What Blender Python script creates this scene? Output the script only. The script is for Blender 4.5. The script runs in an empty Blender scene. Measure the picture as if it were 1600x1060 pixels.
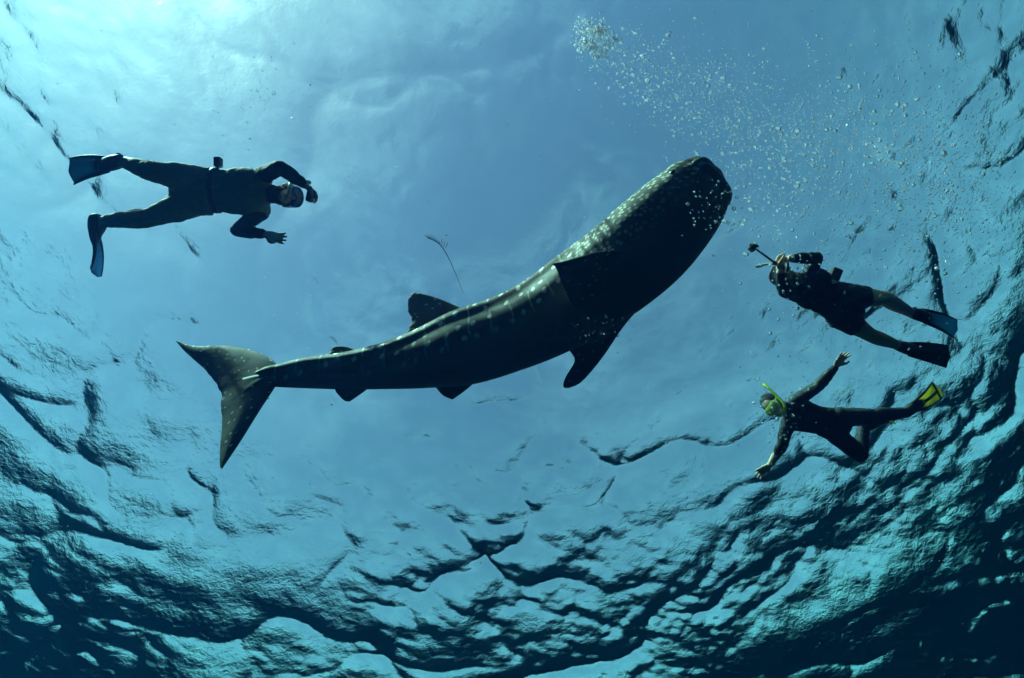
import bpy, bmesh, math, random
import numpy as np
from mathutils import Vector, Matrix

# ------------------------------------------------------------------ camera, light, exposure
sc = bpy.context.scene
C = sc.collection
CAM_Z = -5.0
F_PX = 900.0
TILT = math.radians(23.0)
ROLL = math.radians(-10.0)
_s, _c = math.sin(TILT), math.cos(TILT)
FW = Vector((0, _s, _c)); UP0 = Vector((0, -_c, _s)); RT0 = Vector((1, 0, 0))
RT = RT0 * math.cos(ROLL) + UP0 * math.sin(ROLL)
UP = UP0 * math.cos(ROLL) - RT0 * math.sin(ROLL)
cam_d = bpy.data.cameras.new('camera')
cam = bpy.data.objects.new('camera', cam_d); C.objects.link(cam)
m = Matrix.Identity(4)
for i in range(3):
    m[i][0] = RT[i]; m[i][1] = UP[i]; m[i][2] = -FW[i]
m[2][3] = CAM_Z
cam.matrix_world = m
cam_d.sensor_width = 36.0
cam_d.lens = 36.0 * F_PX / 1600.0
cam_d.clip_start = 0.05; cam_d.clip_end = 5000
sc.camera = cam

SUN_DIR = Vector((-0.47, -0.43, 0.77)).normalized()
SUN_EL = math.asin(SUN_DIR.z)
SUN_AZ = math.atan2(SUN_DIR.x, SUN_DIR.y)      # clockwise from +Y
w = bpy.data.worlds.new('World'); sc.world = w; w.use_nodes = True
nt = w.node_tree; nt.nodes.clear()
N = nt.nodes.new
sky = N('ShaderNodeTexSky'); sky.sky_type = 'NISHITA'; sky.sun_disc = False
sky.sun_elevation = SUN_EL; sky.sun_rotation = SUN_AZ
sky.air_density = 1.0; sky.dust_density = 1.1; sky.ozone_density = 1.0
tc = N('ShaderNodeTexCoord')
mp = N('ShaderNodeMapping'); mp.inputs['Scale'].default_value = (1.0, 1.6, 2.2)
nz = N('ShaderNodeTexNoise'); nz.inputs['Scale'].default_value = 2.2; nz.inputs['Detail'].default_value = 9
nz.inputs['Roughness'].default_value = 0.62; nz.inputs['Distortion'].default_value = 0.6
cr = N('ShaderNodeValToRGB'); cr.color_ramp.elements[0].position = 0.50; cr.color_ramp.elements[1].position = 0.86
cr.color_ramp.elements[0].color = (0, 0, 0, 1); cr.color_ramp.elements[1].color = (0.30, 0.30, 0.30, 1)
mx = N('ShaderNodeMix'); mx.data_type = 'RGBA'
mx.inputs[7].default_value = (8.8, 10.6, 12.0, 1)
bg = N('ShaderNodeBackground'); bg.inputs['Strength'].default_value = 0.05
ow = N('ShaderNodeOutputWorld')
L = nt.links.new
L(tc.outputs['Generated'], mp.inputs['Vector']); L(mp.outputs['Vector'], nz.inputs['Vector'])
# pale sea haze low in the sky, the same all round
gz = N('ShaderNodeSeparateXYZ'); L(tc.outputs['Generated'], gz.inputs[0])
g1 = N('ShaderNodeMath'); g1.operation = 'SUBTRACT'; g1.use_clamp = True; g1.inputs[0].default_value = 1.0; L(gz.outputs[2], g1.inputs[1])
g2 = N('ShaderNodeMath'); g2.operation = 'POWER'; g2.inputs[1].default_value = 1.6; L(g1.outputs[0], g2.inputs[0])
g3 = N('ShaderNodeMath'); g3.operation = 'MULTIPLY'; g3.inputs[1].default_value = 0.30; L(g2.outputs[0], g3.inputs[0])
g4 = N('ShaderNodeMath'); g4.operation = 'MAXIMUM'; L(cr.outputs['Color'], g4.inputs[0]); L(g3.outputs[0], g4.inputs[1])
L(nz.outputs['Fac'], cr.inputs['Fac']); L(g4.outputs[0], mx.inputs[0])
L(sky.outputs['Color'], mx.inputs[6]); L(mx.outputs[2], bg.inputs['Color']); L(bg.outputs[0], ow.inputs['Surface'])

sun_d = bpy.data.lights.new('sun', 'SUN'); sun_d.energy = 5.0; sun_d.angle = math.radians(0.55)
sun_d.color = (1.0, 0.94, 0.84)
sun = bpy.data.objects.new('sun', sun_d); C.objects.link(sun)
sun.rotation_euler = SUN_DIR.to_track_quat('Z', 'Y').to_euler()
sun.location = SUN_DIR * 60

vs = sc.view_settings
vs.view_transform = 'Standard'; vs.look = 'None'; vs.gamma = 1.0; vs.use_curve_mapping = False
vs.exposure = 1.85
cy = sc.cycles
sc.render.engine = 'CYCLES'
cy.use_denoising = True
cy.max_bounces = 8; cy.diffuse_bounces = 2; cy.glossy_bounces = 4; cy.transmission_bounces = 6
cy.volume_bounces = 1; cy.transparent_max_bounces = 12
cy.caustics_reflective = True; cy.caustics_refractive = True; cy.blur_glossy = 0.3
cy.sample_clamp_indirect = 6.0

rnd = random.Random(7)
rng = np.random.default_rng(11)

# ------------------------------------------------------------------ helpers
CAMP = Vector((0, 0, CAM_Z))
def ray(px, py):
    return (RT * ((px - 800.0) / F_PX) + UP * ((530.0 - py) / F_PX) + FW)
def at(px, py, z):
    """point on the picture ray at world height z"""
    d = ray(px, py)
    return CAMP + d * ((z - CAM_Z) / d.z)
def pf(px, py, fw):
    """point on the picture ray at a distance fw along the lens axis"""
    return CAMP + ray(px, py) * fw
def fwd(p):
    return (p - CAMP).dot(FW)
def iv(a, b, c):
    """direction: a right in the picture, b up in it, c towards the viewer"""
    return (RT * a + UP * b - FW * c).normalized()

def new_mat(name):
    mt = bpy.data.materials.new(name); mt.use_nodes = True
    mt.node_tree.nodes.clear()
    return mt, mt.node_tree.nodes.new, mt.node_tree.links.new

def simple_mat(name, col, rough=0.6, var=0.25, scale=18.0, bump=0.15, spec=0.3):
    mt, N, L = new_mat(name)
    o = N('ShaderNodeOutputMaterial'); p = N('ShaderNodeBsdfPrincipled')
    t = N('ShaderNodeTexCoord'); n = N('ShaderNodeTexNoise')
    n.inputs['Scale'].default_value = scale; n.inputs['Detail'].default_value = 6
    mxx = N('ShaderNodeMix'); mxx.data_type = 'RGBA'
    mxx.inputs[6].default_value = tuple(c * (1 - var) for c in col) + (1,)
    mxx.inputs[7].default_value = tuple(min(1, c * (1 + var)) for c in col) + (1,)
    b = N('ShaderNodeBump'); b.inputs['Strength'].default_value = bump; b.inputs['Distance'].default_value = 0.01
    L(t.outputs['Object'], n.inputs['Vector']); L(n.outputs['Fac'], mxx.inputs[0])
    L(mxx.outputs[2], p.inputs['Base Color']); L(n.outputs['Fac'], b.inputs['Height']); L(b.outputs[0], p.inputs['Normal'])
    p.inputs['Roughness'].default_value = rough
    p.inputs['Specular IOR Level'].default_value = spec
    L(p.outputs[0], o.inputs['Surface'])
    return mt

def link(name, me, mat=None, parent=None, smooth=True):
    o = bpy.data.objects.new(name, me); C.objects.link(o)
    if mat: me.materials.append(mat)
    if parent: o.parent = parent
    if smooth: me.polygons.foreach_set('use_smooth', np.ones(len(me.polygons), dtype=bool))
    return o

def tag(o, label=None, cat=None, group=None, kind=None):
    if label: o['label'] = label
    if cat: o['category'] = cat
    if group: o['group'] = group
    if kind: o['kind'] = kind
    return o

def lerp(a_, b_, t): return a_ + (b_ - a_) * t

class MB:
    """collects quads/tris"""
    def __init__(s): s.v = []; s.f = []
    def add(s, verts, faces):
        b = len(s.v); s.v += [tuple(x) for x in verts]; s.f += [tuple(b + i for i in f) for f in faces]
    def mesh(s, name='m'):
        me = bpy.data.meshes.new(name); me.from_pydata(s.v, [], s.f); me.update(); return me
    def build(s, name, mat, parent=None, origin=None, smooth=True):
        if origin is not None:
            o3 = tuple(origin); s.v = [(a - o3[0], b - o3[1], c - o3[2]) for a, b, c in s.v]
        return link(name, s.mesh(name), mat, parent, smooth)

def catmull(vals, t):
    n = len(vals) - 1
    i = min(int(t), n - 1); f = t - i
    p1, p2 = vals[i], vals[i + 1]
    p0 = vals[i - 1] if i > 0 else p1 * 2 - p2
    p3 = vals[i + 2] if i + 2 <= n else p2 * 2 - p1
    return 0.5 * ((2 * p1) + (p2 - p0) * f + (2 * p0 - 5 * p1 + 4 * p2 - p3) * f * f + (3 * p1 - p0 - 3 * p2 + p3) * f ** 3)

def tube(mb, pts, ra, rb=None, hint=(0, 0, 1), seg=16, sub=4, caps=True):
    """tapered tube with elliptical section: ra sideways, rb along the hint direction, rounded ends"""
    pts = [Vector(p) for p in pts]; rb = rb or ra
    hint = Vector(hint)
    n = (len(pts) - 1) * sub
    P, A, B = [], [], []
    for k in range(n + 1):
        t = k / sub
        P.append(catmull(pts, t)); A.append(max(1e-4, catmull(list(ra), t))); B.append(max(1e-4, catmull(list(rb), t)))
    if caps:
        def cap(i0, i1):
            d = (P[i0] - P[i1]).normalized(); out = []
            for ang in (30, 60, 85):
                a = math.radians(ang)
                out.append((P[i0] + d * (min(A[i0], B[i0]) * math.sin(a)), A[i0] * math.cos(a), B[i0] * math.cos(a)))
            return out
        c0 = cap(0, 1); c1 = cap(-1, -2)
        P = [x[0] for x in reversed(c0)] + P + [x[0] for x in c1]
        A = [x[1] for x in reversed(c0)] + A + [x[1] for x in c1]
        B = [x[2] for x in reversed(c0)] + B + [x[2] for x in c1]
    verts, faces = [], []
    m_ = len(P)
    for k in range(m_):
        d = (P[min(k + 1, m_ - 1)] - P[max(k - 1, 0)])
        d = d.normalized() if d.length > 1e-9 else Vector((1, 0, 0))
        s_ = d.cross(hint)
        if s_.length < 1e-4: s_ = d.cross(Vector((0.3, 1, 0.2)))
        s_.normalize(); u_ = s_.cross(d).normalized()
        for j in range(seg):
            a = 2 * math.pi * j / seg
            verts.append(P[k] + s_ * (A[k] * math.cos(a)) + u_ * (B[k] * math.sin(a)))
    for k in range(m_ - 1):
        for j in range(seg):
            a, b = k * seg + j, k * seg + (j + 1) % seg
            faces.append((a, b, b + seg, a + seg))
    faces.append(tuple(range(seg - 1, -1, -1))); faces.append(tuple((m_ - 1) * seg + j for j in range(seg)))
    mb.add(verts, faces)

def ellipsoid(mb, c, X, Y, Z, seg=16, rings=10):
    c = Vector(c); verts = []; faces = []
    for i in range(1, rings):
        th = math.pi * i / rings
        for j in range(seg):
            ph = 2 * math.pi * j / seg
            verts.append(c + X * (math.sin(th) * math.cos(ph)) + Y * (math.sin(th) * math.sin(ph)) + Z * math.cos(th))
    for i in range(rings - 2):
        for j in range(seg):
            a, b = i * seg + j, i * seg + (j + 1) % seg
            faces.append((a, a + seg, b + seg, b))
    t = len(verts); verts.append(c + Z); verts.append(c - Z)
    for j in range(seg):
        faces.append((t, j, (j + 1) % seg)); faces.append((t + 1, (rings - 2) * seg + (j + 1) % seg, (rings - 2) * seg + j))
    mb.add(verts, faces)

def fused(mb, voxel, smooth):
    """one continuous skin over the collected shapes"""
    me = mb.mesh('fuse'); o = bpy.data.objects.new('fuse', me); C.objects.link(o)
    r = o.modifiers.new('r', 'REMESH'); r.mode = 'VOXEL'; r.voxel_size = voxel; r.use_smooth_shade = True
    s = o.modifiers.new('s', 'SMOOTH'); s.iterations = smooth; s.factor = 0.5
    dg = bpy.context.evaluated_depsgraph_get(); dg.update()
    out = bpy.data.meshes.new_from_object(o.evaluated_get(dg))
    bpy.data.objects.remove(o); bpy.data.meshes.remove(me)
    return out

# ------------------------------------------------------------------ water: surface
def water_material():
    mt, N, L = new_mat('water_surface')
    o = N('ShaderNodeOutputMaterial')
    tcd = N('ShaderNodeTexCoord')
    n1 = N('ShaderNodeTexNoise'); n1.inputs['Scale'].default_value = 15.0; n1.inputs['Detail'].default_value = 6
    n1.inputs['Roughness'].default_value = 0.55; n1.inputs['Distortion'].default_value = 0.4
    b1 = N('ShaderNodeBump'); b1.inputs['Strength'].default_value = 1.0; b1.inputs['Distance'].default_value = 0.0072
    L(tcd.outputs['Object'], n1.inputs['Vector']); L(n1.outputs['Fac'], b1.inputs['Height'])
    fr = N('ShaderNodeFresnel'); fr.inputs['IOR'].default_value = 1.333; L(b1.outputs[0], fr.inputs['Normal'])
    rf = N('ShaderNodeBsdfRefraction'); rf.inputs['IOR'].default_value = 1.333; rf.inputs['Roughness'].default_value = 0.0
    L(b1.outputs[0], rf.inputs['Normal'])
    tr = N('ShaderNodeBsdfTransparent')
    gl = N('ShaderNodeBsdfGlossy'); gl.inputs['Roughness'].default_value = 0.0; L(b1.outputs[0], gl.inputs['Normal'])
    # painted caustics: a Voronoi net in the transparency stands in for wave-focused sunlight
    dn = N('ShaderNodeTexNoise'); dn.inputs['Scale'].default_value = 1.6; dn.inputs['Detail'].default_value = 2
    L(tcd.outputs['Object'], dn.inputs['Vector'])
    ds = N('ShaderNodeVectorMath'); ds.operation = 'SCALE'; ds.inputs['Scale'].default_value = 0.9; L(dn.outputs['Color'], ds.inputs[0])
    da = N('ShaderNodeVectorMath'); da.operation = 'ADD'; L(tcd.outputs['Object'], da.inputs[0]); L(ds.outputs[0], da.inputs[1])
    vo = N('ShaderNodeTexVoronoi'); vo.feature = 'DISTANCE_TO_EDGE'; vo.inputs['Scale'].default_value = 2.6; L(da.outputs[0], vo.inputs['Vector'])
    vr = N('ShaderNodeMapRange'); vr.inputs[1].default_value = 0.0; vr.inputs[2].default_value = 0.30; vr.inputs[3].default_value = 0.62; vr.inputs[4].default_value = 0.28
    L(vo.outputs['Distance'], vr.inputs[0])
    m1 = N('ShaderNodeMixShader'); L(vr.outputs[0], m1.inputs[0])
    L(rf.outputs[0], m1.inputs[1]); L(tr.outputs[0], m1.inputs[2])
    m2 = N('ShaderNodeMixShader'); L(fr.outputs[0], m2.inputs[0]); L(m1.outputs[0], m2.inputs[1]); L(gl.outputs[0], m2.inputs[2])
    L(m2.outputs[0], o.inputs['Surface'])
    return mt

def build_surface():
    cx, cyy = 1.2, 3.6
    core = np.arange(-9.3, 9.3001, 0.03)
    out_ = []; st, x_ = 0.03, 9.3
    while x_ < 245.0:
        st *= 1.055; x_ += st; out_.append(x_)
    out_ = np.array(out_)
    g = np.concatenate([-out_[::-1], core, out_]); n = len(g)
    X0, Y0 = np.meshgrid(g + cx, g + cyy, indexing='xy')
    sp = np.gradient(g)
    SX, SY = np.meshgrid(sp, sp, indexing='xy'); SP = np.maximum(SX, SY)
    X = X0.copy(); Y = Y0.copy(); Z = np.zeros_like(X0)
    GUST = 0.0
    for lam_, th_, p_ in ((9.0, 0.3, 0.5), (6.1, 1.7, 2.0), (4.3, 2.6, 4.1), (2.9, 0.9, 1.2)):
        GUST = GUST + np.sin(2 * math.pi / lam_ * (math.cos(th_) * X0 + math.sin(th_) * Y0) + p_)
    GUST = np.clip(0.86 + 0.34 * GUST + 0.05 * np.clip(X0 - Y0 + 3, -8, 8), 0.30, 1.7)
    # sharp-crested, broken wavelets
    for lam_, th_, A_, p_ in ((2.7, 0.95, 0.056, 0.4), (2.1, 2.15, 0.046, 2.2), (1.5, 1.5, 0.027, 1.1), (1.1, 0.3, 0.017, 3.0), (0.8, 2.7, 0.012, 0.3)):
        k = 2 * math.pi / lam_
        u = math.cos(th_) * X0 + math.sin(th_) * Y0; w_ = -math.sin(th_) * X0 + math.cos(th_) * Y0
        ph = k * u + 1.1 * np.sin(0.55 * k * w_ + p_) + 0.7 * np.sin(0.23 * k * w_ + 0.31 * k * u + 2 * p_) + 0.35 * np.sin(1.7 * k * w_ + 0.8 * k * u)
        amp = np.clip(0.55 + 0.65 * np.sin(0.37 * k * w_ - 0.21 * k * u + 3 * p_), 0, 1.2) * np.clip(lam_ / (SP * 4.0) - 0.6, 0, 1)
        Z += A_ * amp * ((1 - np.abs(np.sin(ph / 2))) ** 4.5 - 0.15)
    nw = 150
    for i in range(nw):
        lam = 5.0 * (0.085 / 5.0) ** ((i + rng.random()) / nw)
        k = 2 * math.pi / lam
        th = math.radians(65) + rng.normal() * (0.75 + 0.5 * (i / nw))
        slope = 0.0125 * (0.6 + 0.8 * rng.random()) * (1.3 if lam < 0.9 else 0.85) * (1.1 if lam < 0.3 else 1.0)
        A = slope / k
        fade = np.clip((lam / (SP * 3.0)) - 0.6, 0, 1)
        ph = k * (math.cos(th) * X0 + math.sin(th) * Y0) + rng.random() * 6.283
        cs = np.cos(ph); sn = np.sin(ph)
        if lam < 0.45:
            fade = fade * GUST
        Z += A * fade * cs
        q = 1.1 * A
        X -= q * fade * math.cos(th) * sn; Y -= q * fade * math.sin(th) * sn
    v = np.stack([X.ravel(), Y.ravel(), Z.ravel()], 1).astype(np.float32)
    idx = np.arange(n * n).reshape(n, n)
    q = np.stack([idx[:-1, :-1], idx[:-1, 1:], idx[1:, 1:], idx[1:, :-1]], -1).reshape(-1, 4)
    me = bpy.data.meshes.new('water_surface')
    me.vertices.add(len(v)); me.vertices.foreach_set('co', v.ravel())
    me.loops.add(q.size); me.loops.foreach_set('vertex_index', q.ravel().astype(np.int32))
    me.polygons.add(len(q)); me.polygons.foreach_set('loop_start', np.arange(0, q.size, 4, dtype=np.int32))
    me.polygons.foreach_set('loop_total', np.full(len(q), 4, dtype=np.int32))
    me.update(calc_edges=True)
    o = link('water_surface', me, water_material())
    tag(o, 'rippled sea surface seen from below, bright overhead and dark towards the edges', 'water', kind='structure')
    return float(v[:, 2].max())
ZMAX = build_surface()

# ------------------------------------------------------------------ water: body and far bottom
def box_mesh(x0, x1, y0, y1, z0, z1):
    v = [(x0, y0, z0), (x1, y0, z0), (x1, y1, z0), (x0, y1, z0), (x0, y0, z1), (x1, y0, z1), (x1, y1, z1), (x0, y1, z1)]
    f = [(0, 3, 2, 1), (4, 5, 6, 7), (0, 1, 5, 4), (1, 2, 6, 5), (2, 3, 7, 6), (3, 0, 4, 7)]
    me = bpy.data.meshes.new('box'); me.from_pydata(v, [], f); me.update(); return me

sb = MB(); R_ = 260.0; nseg = 48
ring = []
for k, (rr, zz) in enumerate(((0.1, -119), (60, -118), (130, -119.5), (258, -118))):
    for j in range(nseg):
        a = 2 * math.pi * j / nseg
        ring.append((rr * math.cos(a), rr * math.sin(a), zz + (rnd.uniform(-1.2, 1.2) if k else 0)))
fcs = [(k * nseg + j, k * nseg + (j + 1) % nseg, (k + 1) * nseg + (j + 1) % nseg, (k + 1) * nseg + j) for k in range(3) for j in range(nseg)]
sb.add(ring, fcs)
seabed = sb.build('seabed', simple_mat('seabed_sand', (0.16, 0.17, 0.15), 0.9, 0.3, 0.2, 0.3))
tag(seabed, 'dim sandy seabed far down below the swimmers', 'seabed', kind='structure')

hz_m, N, L = new_mat('sea_water')
ho = N('ShaderNodeOutputMaterial'); pv = N('ShaderNodeVolumePrincipled')
pv.inputs['Color'].default_value = (0.0012, 0.0056, 0.022, 1)
pv.inputs['Density'].default_value = 0.20
pv.inputs['Absorption Color'].default_value = (0.03, 0.80, 0.68, 1)
pv.inputs['Anisotropy'].default_value = 0.5
L(pv.outputs[0], ho.inputs['Volume'])
haze = link('haze', box_mesh(-262, 262, -262, 262, -124, ZMAX + 0.05), hz_m, smooth=False)
tag(haze, 'clear blue sea water filling the whole view', 'water', kind='stuff')

# ------------------------------------------------------------------ whale shark
def shark_material():
    mt, N, L = new_mat('spotted_shark_skin')
    o = N('ShaderNodeOutputMaterial'); p = N('ShaderNodeBsdfPrincipled')
    at_ = N('ShaderNodeAttribute'); at_.attribute_name = 'skin'
    bl = N('ShaderNodeAttribute'); bl.attribute_name = 'belly'
    hd = N('ShaderNodeAttribute'); hd.attribute_name = 'head'
    nzv = N('ShaderNodeTexNoise'); nzv.inputs['Scale'].default_value = 5.0; nzv.inputs['Detail'].default_value = 3
    L(at_.outputs['Vector'], nzv.inputs['Vector'])
    sub = N('ShaderNodeVectorMath'); sub.operation = 'SUBTRACT'; sub.inputs[1].default_value = (0.5, 0.5, 0.5)
    L(nzv.outputs['Color'], sub.inputs[0])
    scv = N('ShaderNodeVectorMath'); scv.operation = 'SCALE'; scv.inputs['Scale'].default_value = 0.06
    L(sub.outputs[0], scv.inputs[0])
    addv = N('ShaderNodeVectorMath'); addv.operation = 'ADD'
    L(at_.outputs['Vector'], addv.inputs[0]); L(scv.outputs[0], addv.inputs[1])
    def spots(scale, rand, r0, r1):
        v = N('ShaderNodeTexVoronoi'); v.voronoi_dimensions = '2D'; v.inputs['Scale'].default_value = scale; v.inputs['Randomness'].default_value = rand
        L(addv.outputs[0], v.inputs['Vector'])
        mr = N('ShaderNodeMapRange'); mr.inputs[1].default_value = r0; mr.inputs[2].default_value = r1
        mr.inputs[3].default_value = 1; mr.inputs[4].default_value = 0
        L(v.outputs['Distance'], mr.inputs[0]); return mr.outputs[0]
    s1 = spots(8.0, 0.58, 0.14, 0.19)
    s2 = spots(21.0, 0.85, 0.22, 0.30)
    sx = N('ShaderNodeSeparateXYZ'); L(addv.outputs[0], sx.inputs[0])
    # thin pale cross bars
    mm = N('ShaderNodeMath'); mm.operation = 'MULTIPLY'; mm.inputs[1].default_value = 5.75; L(sx.outputs[0], mm.inputs[0])
    fr_ = N('ShaderNodeMath'); fr_.operation = 'FRACT'; L(mm.outputs[0], fr_.inputs[0])
    pp = N('ShaderNodeMath'); pp.operation = 'PINGPONG'; pp.inputs[1].default_value = 0.5; L(fr_.outputs[0], pp.inputs[0])
    br = N('ShaderNodeMapRange'); br.inputs[1].default_value = 0.025; br.inputs[2].default_value = 0.06
    br.inputs[3].default_value = 0.5; br.inputs[4].default_value = 0.0; L(pp.outputs[0], br.inputs[0])
    sz = N('ShaderNodeSeparateXYZ'); L(at_.outputs['Vector'], sz.inputs[0])
    nf = N('ShaderNodeMath'); nf.operation = 'SUBTRACT'; nf.inputs[0].default_value = 1.0; L(sz.outputs[2], nf.inputs[1])
    brk = N('ShaderNodeTexNoise'); brk.inputs['Scale'].default_value = 7.0; L(at_.outputs['Vector'], brk.inputs['Vector'])
    brr = N('ShaderNodeMapRange'); brr.inputs[1].default_value = 0.42; brr.inputs[2].default_value = 0.55; L(brk.outputs['Fac'], brr.inputs[0])
    bf = N('ShaderNodeMath'); bf.operation = 'MULTIPLY'; L(br.outputs[0], bf.inputs[0]); L(nf.outputs[0], bf.inputs[1])
    bf2 = N('ShaderNodeMath'); bf2.operation = 'MULTIPLY'; L(bf.outputs[0], bf2.inputs[0]); L(brr.outputs[0], bf2.inputs[1])
    mxs = N('ShaderNodeMath'); mxs.operation = 'MAXIMUM'; L(s1, mxs.inputs[0]); L(bf2.outputs[0], mxs.inputs[1])
    mh = N('ShaderNodeMix'); mh.data_type = 'FLOAT'
    s3 = spots(11.0, 0.95, 0.07, 0.11)
    mf = N('ShaderNodeMix'); mf.data_type = 'FLOAT'; L(sz.outputs[2], mf.inputs[0]); L(mxs.outputs[0], mf.inputs[2]); L(s3, mf.inputs[3])
    L(hd.outputs['Fac'], mh.inputs[0]); L(mf.outputs[0], mh.inputs[2])
    s2d = N('ShaderNodeMath'); s2d.operation = 'MULTIPLY'; s2d.inputs[1].default_value = 0.6; L(s2, s2d.inputs[0]); L(s2d.outputs[0], mh.inputs[3])
    inv = N('ShaderNodeMath'); inv.operation = 'SUBTRACT'; inv.inputs[0].default_value = 1.0; L(bl.outputs['Fac'], inv.inputs[1])
    fac = N('ShaderNodeMath'); fac.operation = 'MULTIPLY'; L(mh.outputs[0], fac.inputs[0]); L(inv.outputs[0], fac.inputs[1])
    n2 = N('ShaderNodeTexNoise'); n2.inputs['Scale'].default_value = 14.0; n2.inputs['Detail'].default_value = 8
    L(at_.outputs['Vector'], n2.inputs['Vector'])
    base = N('ShaderNodeMix'); base.data_type = 'RGBA'
    base.inputs[6].default_value = (0.04, 0.042, 0.036, 1); base.inputs[7].default_value = (0.165, 0.158, 0.122, 1)
    L(n2.outputs['Fac'], base.inputs[0])
    m1 = N('ShaderNodeMix'); m1.data_type = 'RGBA'; m1.inputs[7].default_value = (0.17, 0.17, 0.155, 1)
    L(bl.outputs['Fac'], m1.inputs[0]); L(base.outputs[2], m1.inputs[6])
    m2 = N('ShaderNodeMix'); m2.data_type = 'RGBA'; m2.inputs[7].default_value = (0.90, 0.88, 0.74, 1)
    L(fac.outputs[0], m2.inputs[0]); L(m1.outputs[2], m2.inputs[6])
    L(m2.outputs[2], p.inputs['Base Color'])
    b = N('ShaderNodeBump'); b.inputs['Strength'].default_value = 0.25; b.inputs['Distance'].default_value = 0.01
    L(n2.outputs['Fac'], b.inputs['Height']); L(b.outputs[0], p.inputs['Normal'])
    p.inputs['Roughness'].default_value = 0.62; p.inputs['Specular IOR Level'].default_value = 0.15
    L(p.outputs[0], o.inputs['Surface'])
    return mt
SHARK = shark_material()

# stations: centre px, half width px, roll (deg: 0 = left side view, 90 = seen from below), width/height ratio, world height
ped = at(430, 587, -0.95)
n_t = (SUN_DIR + (CAMP - ped).normalized() * 1.4).normalized()
def tp(px, py):
    d = ray(px, py); t = (ped - CAMP).dot(n_t) / d.dot(n_t); return CAMP + d * t
ST = [
    (384, 590, 2.0, 8, 0.9, tp(384, 590).z), (400, 589, 8, 8, 0.85, tp(400, 589).z),
    (418, 588, 15, 8, 0.80, -0.95), (440, 587, 18.5, 10, 0.80, -0.95), (480, 583, 24, 12, 0.85, -0.96),
    (540, 580, 28.5, 15, 0.90, -0.98), (600, 573, 35, 20, 0.95, -1.00), (660, 562, 44.5, 25, 1.0, -1.02),
    (725, 545, 56, 30, 1.05, -1.04), (790, 525, 57, 35, 1.08, -1.05), (850, 499, 60, 40, 1.12, -1.06),
    (905, 466, 65, 45, 1.2, -1.07), (960, 427, 69, 50, 1.3, -1.08), (1010, 384, 71, 53, 1.38, -1.08),
    (1055, 339, 66, 55, 1.45, -1.07), (1086, 307, 57, 56, 1.5, -1.06), (1103, 288, 48, 56, 1.55, -1.05),
    (1112, 278, 43, 56, 1.6, -1.05), (1118, 272, 33, 56, 1.6, -1.05), (1121, 269, 8, 56, 1.6, -1.05)]
ST = ST[::-1]      # from snout to tail
cen = [at(a, b, z) for a, b, hw, r, q, z in ST]
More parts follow.
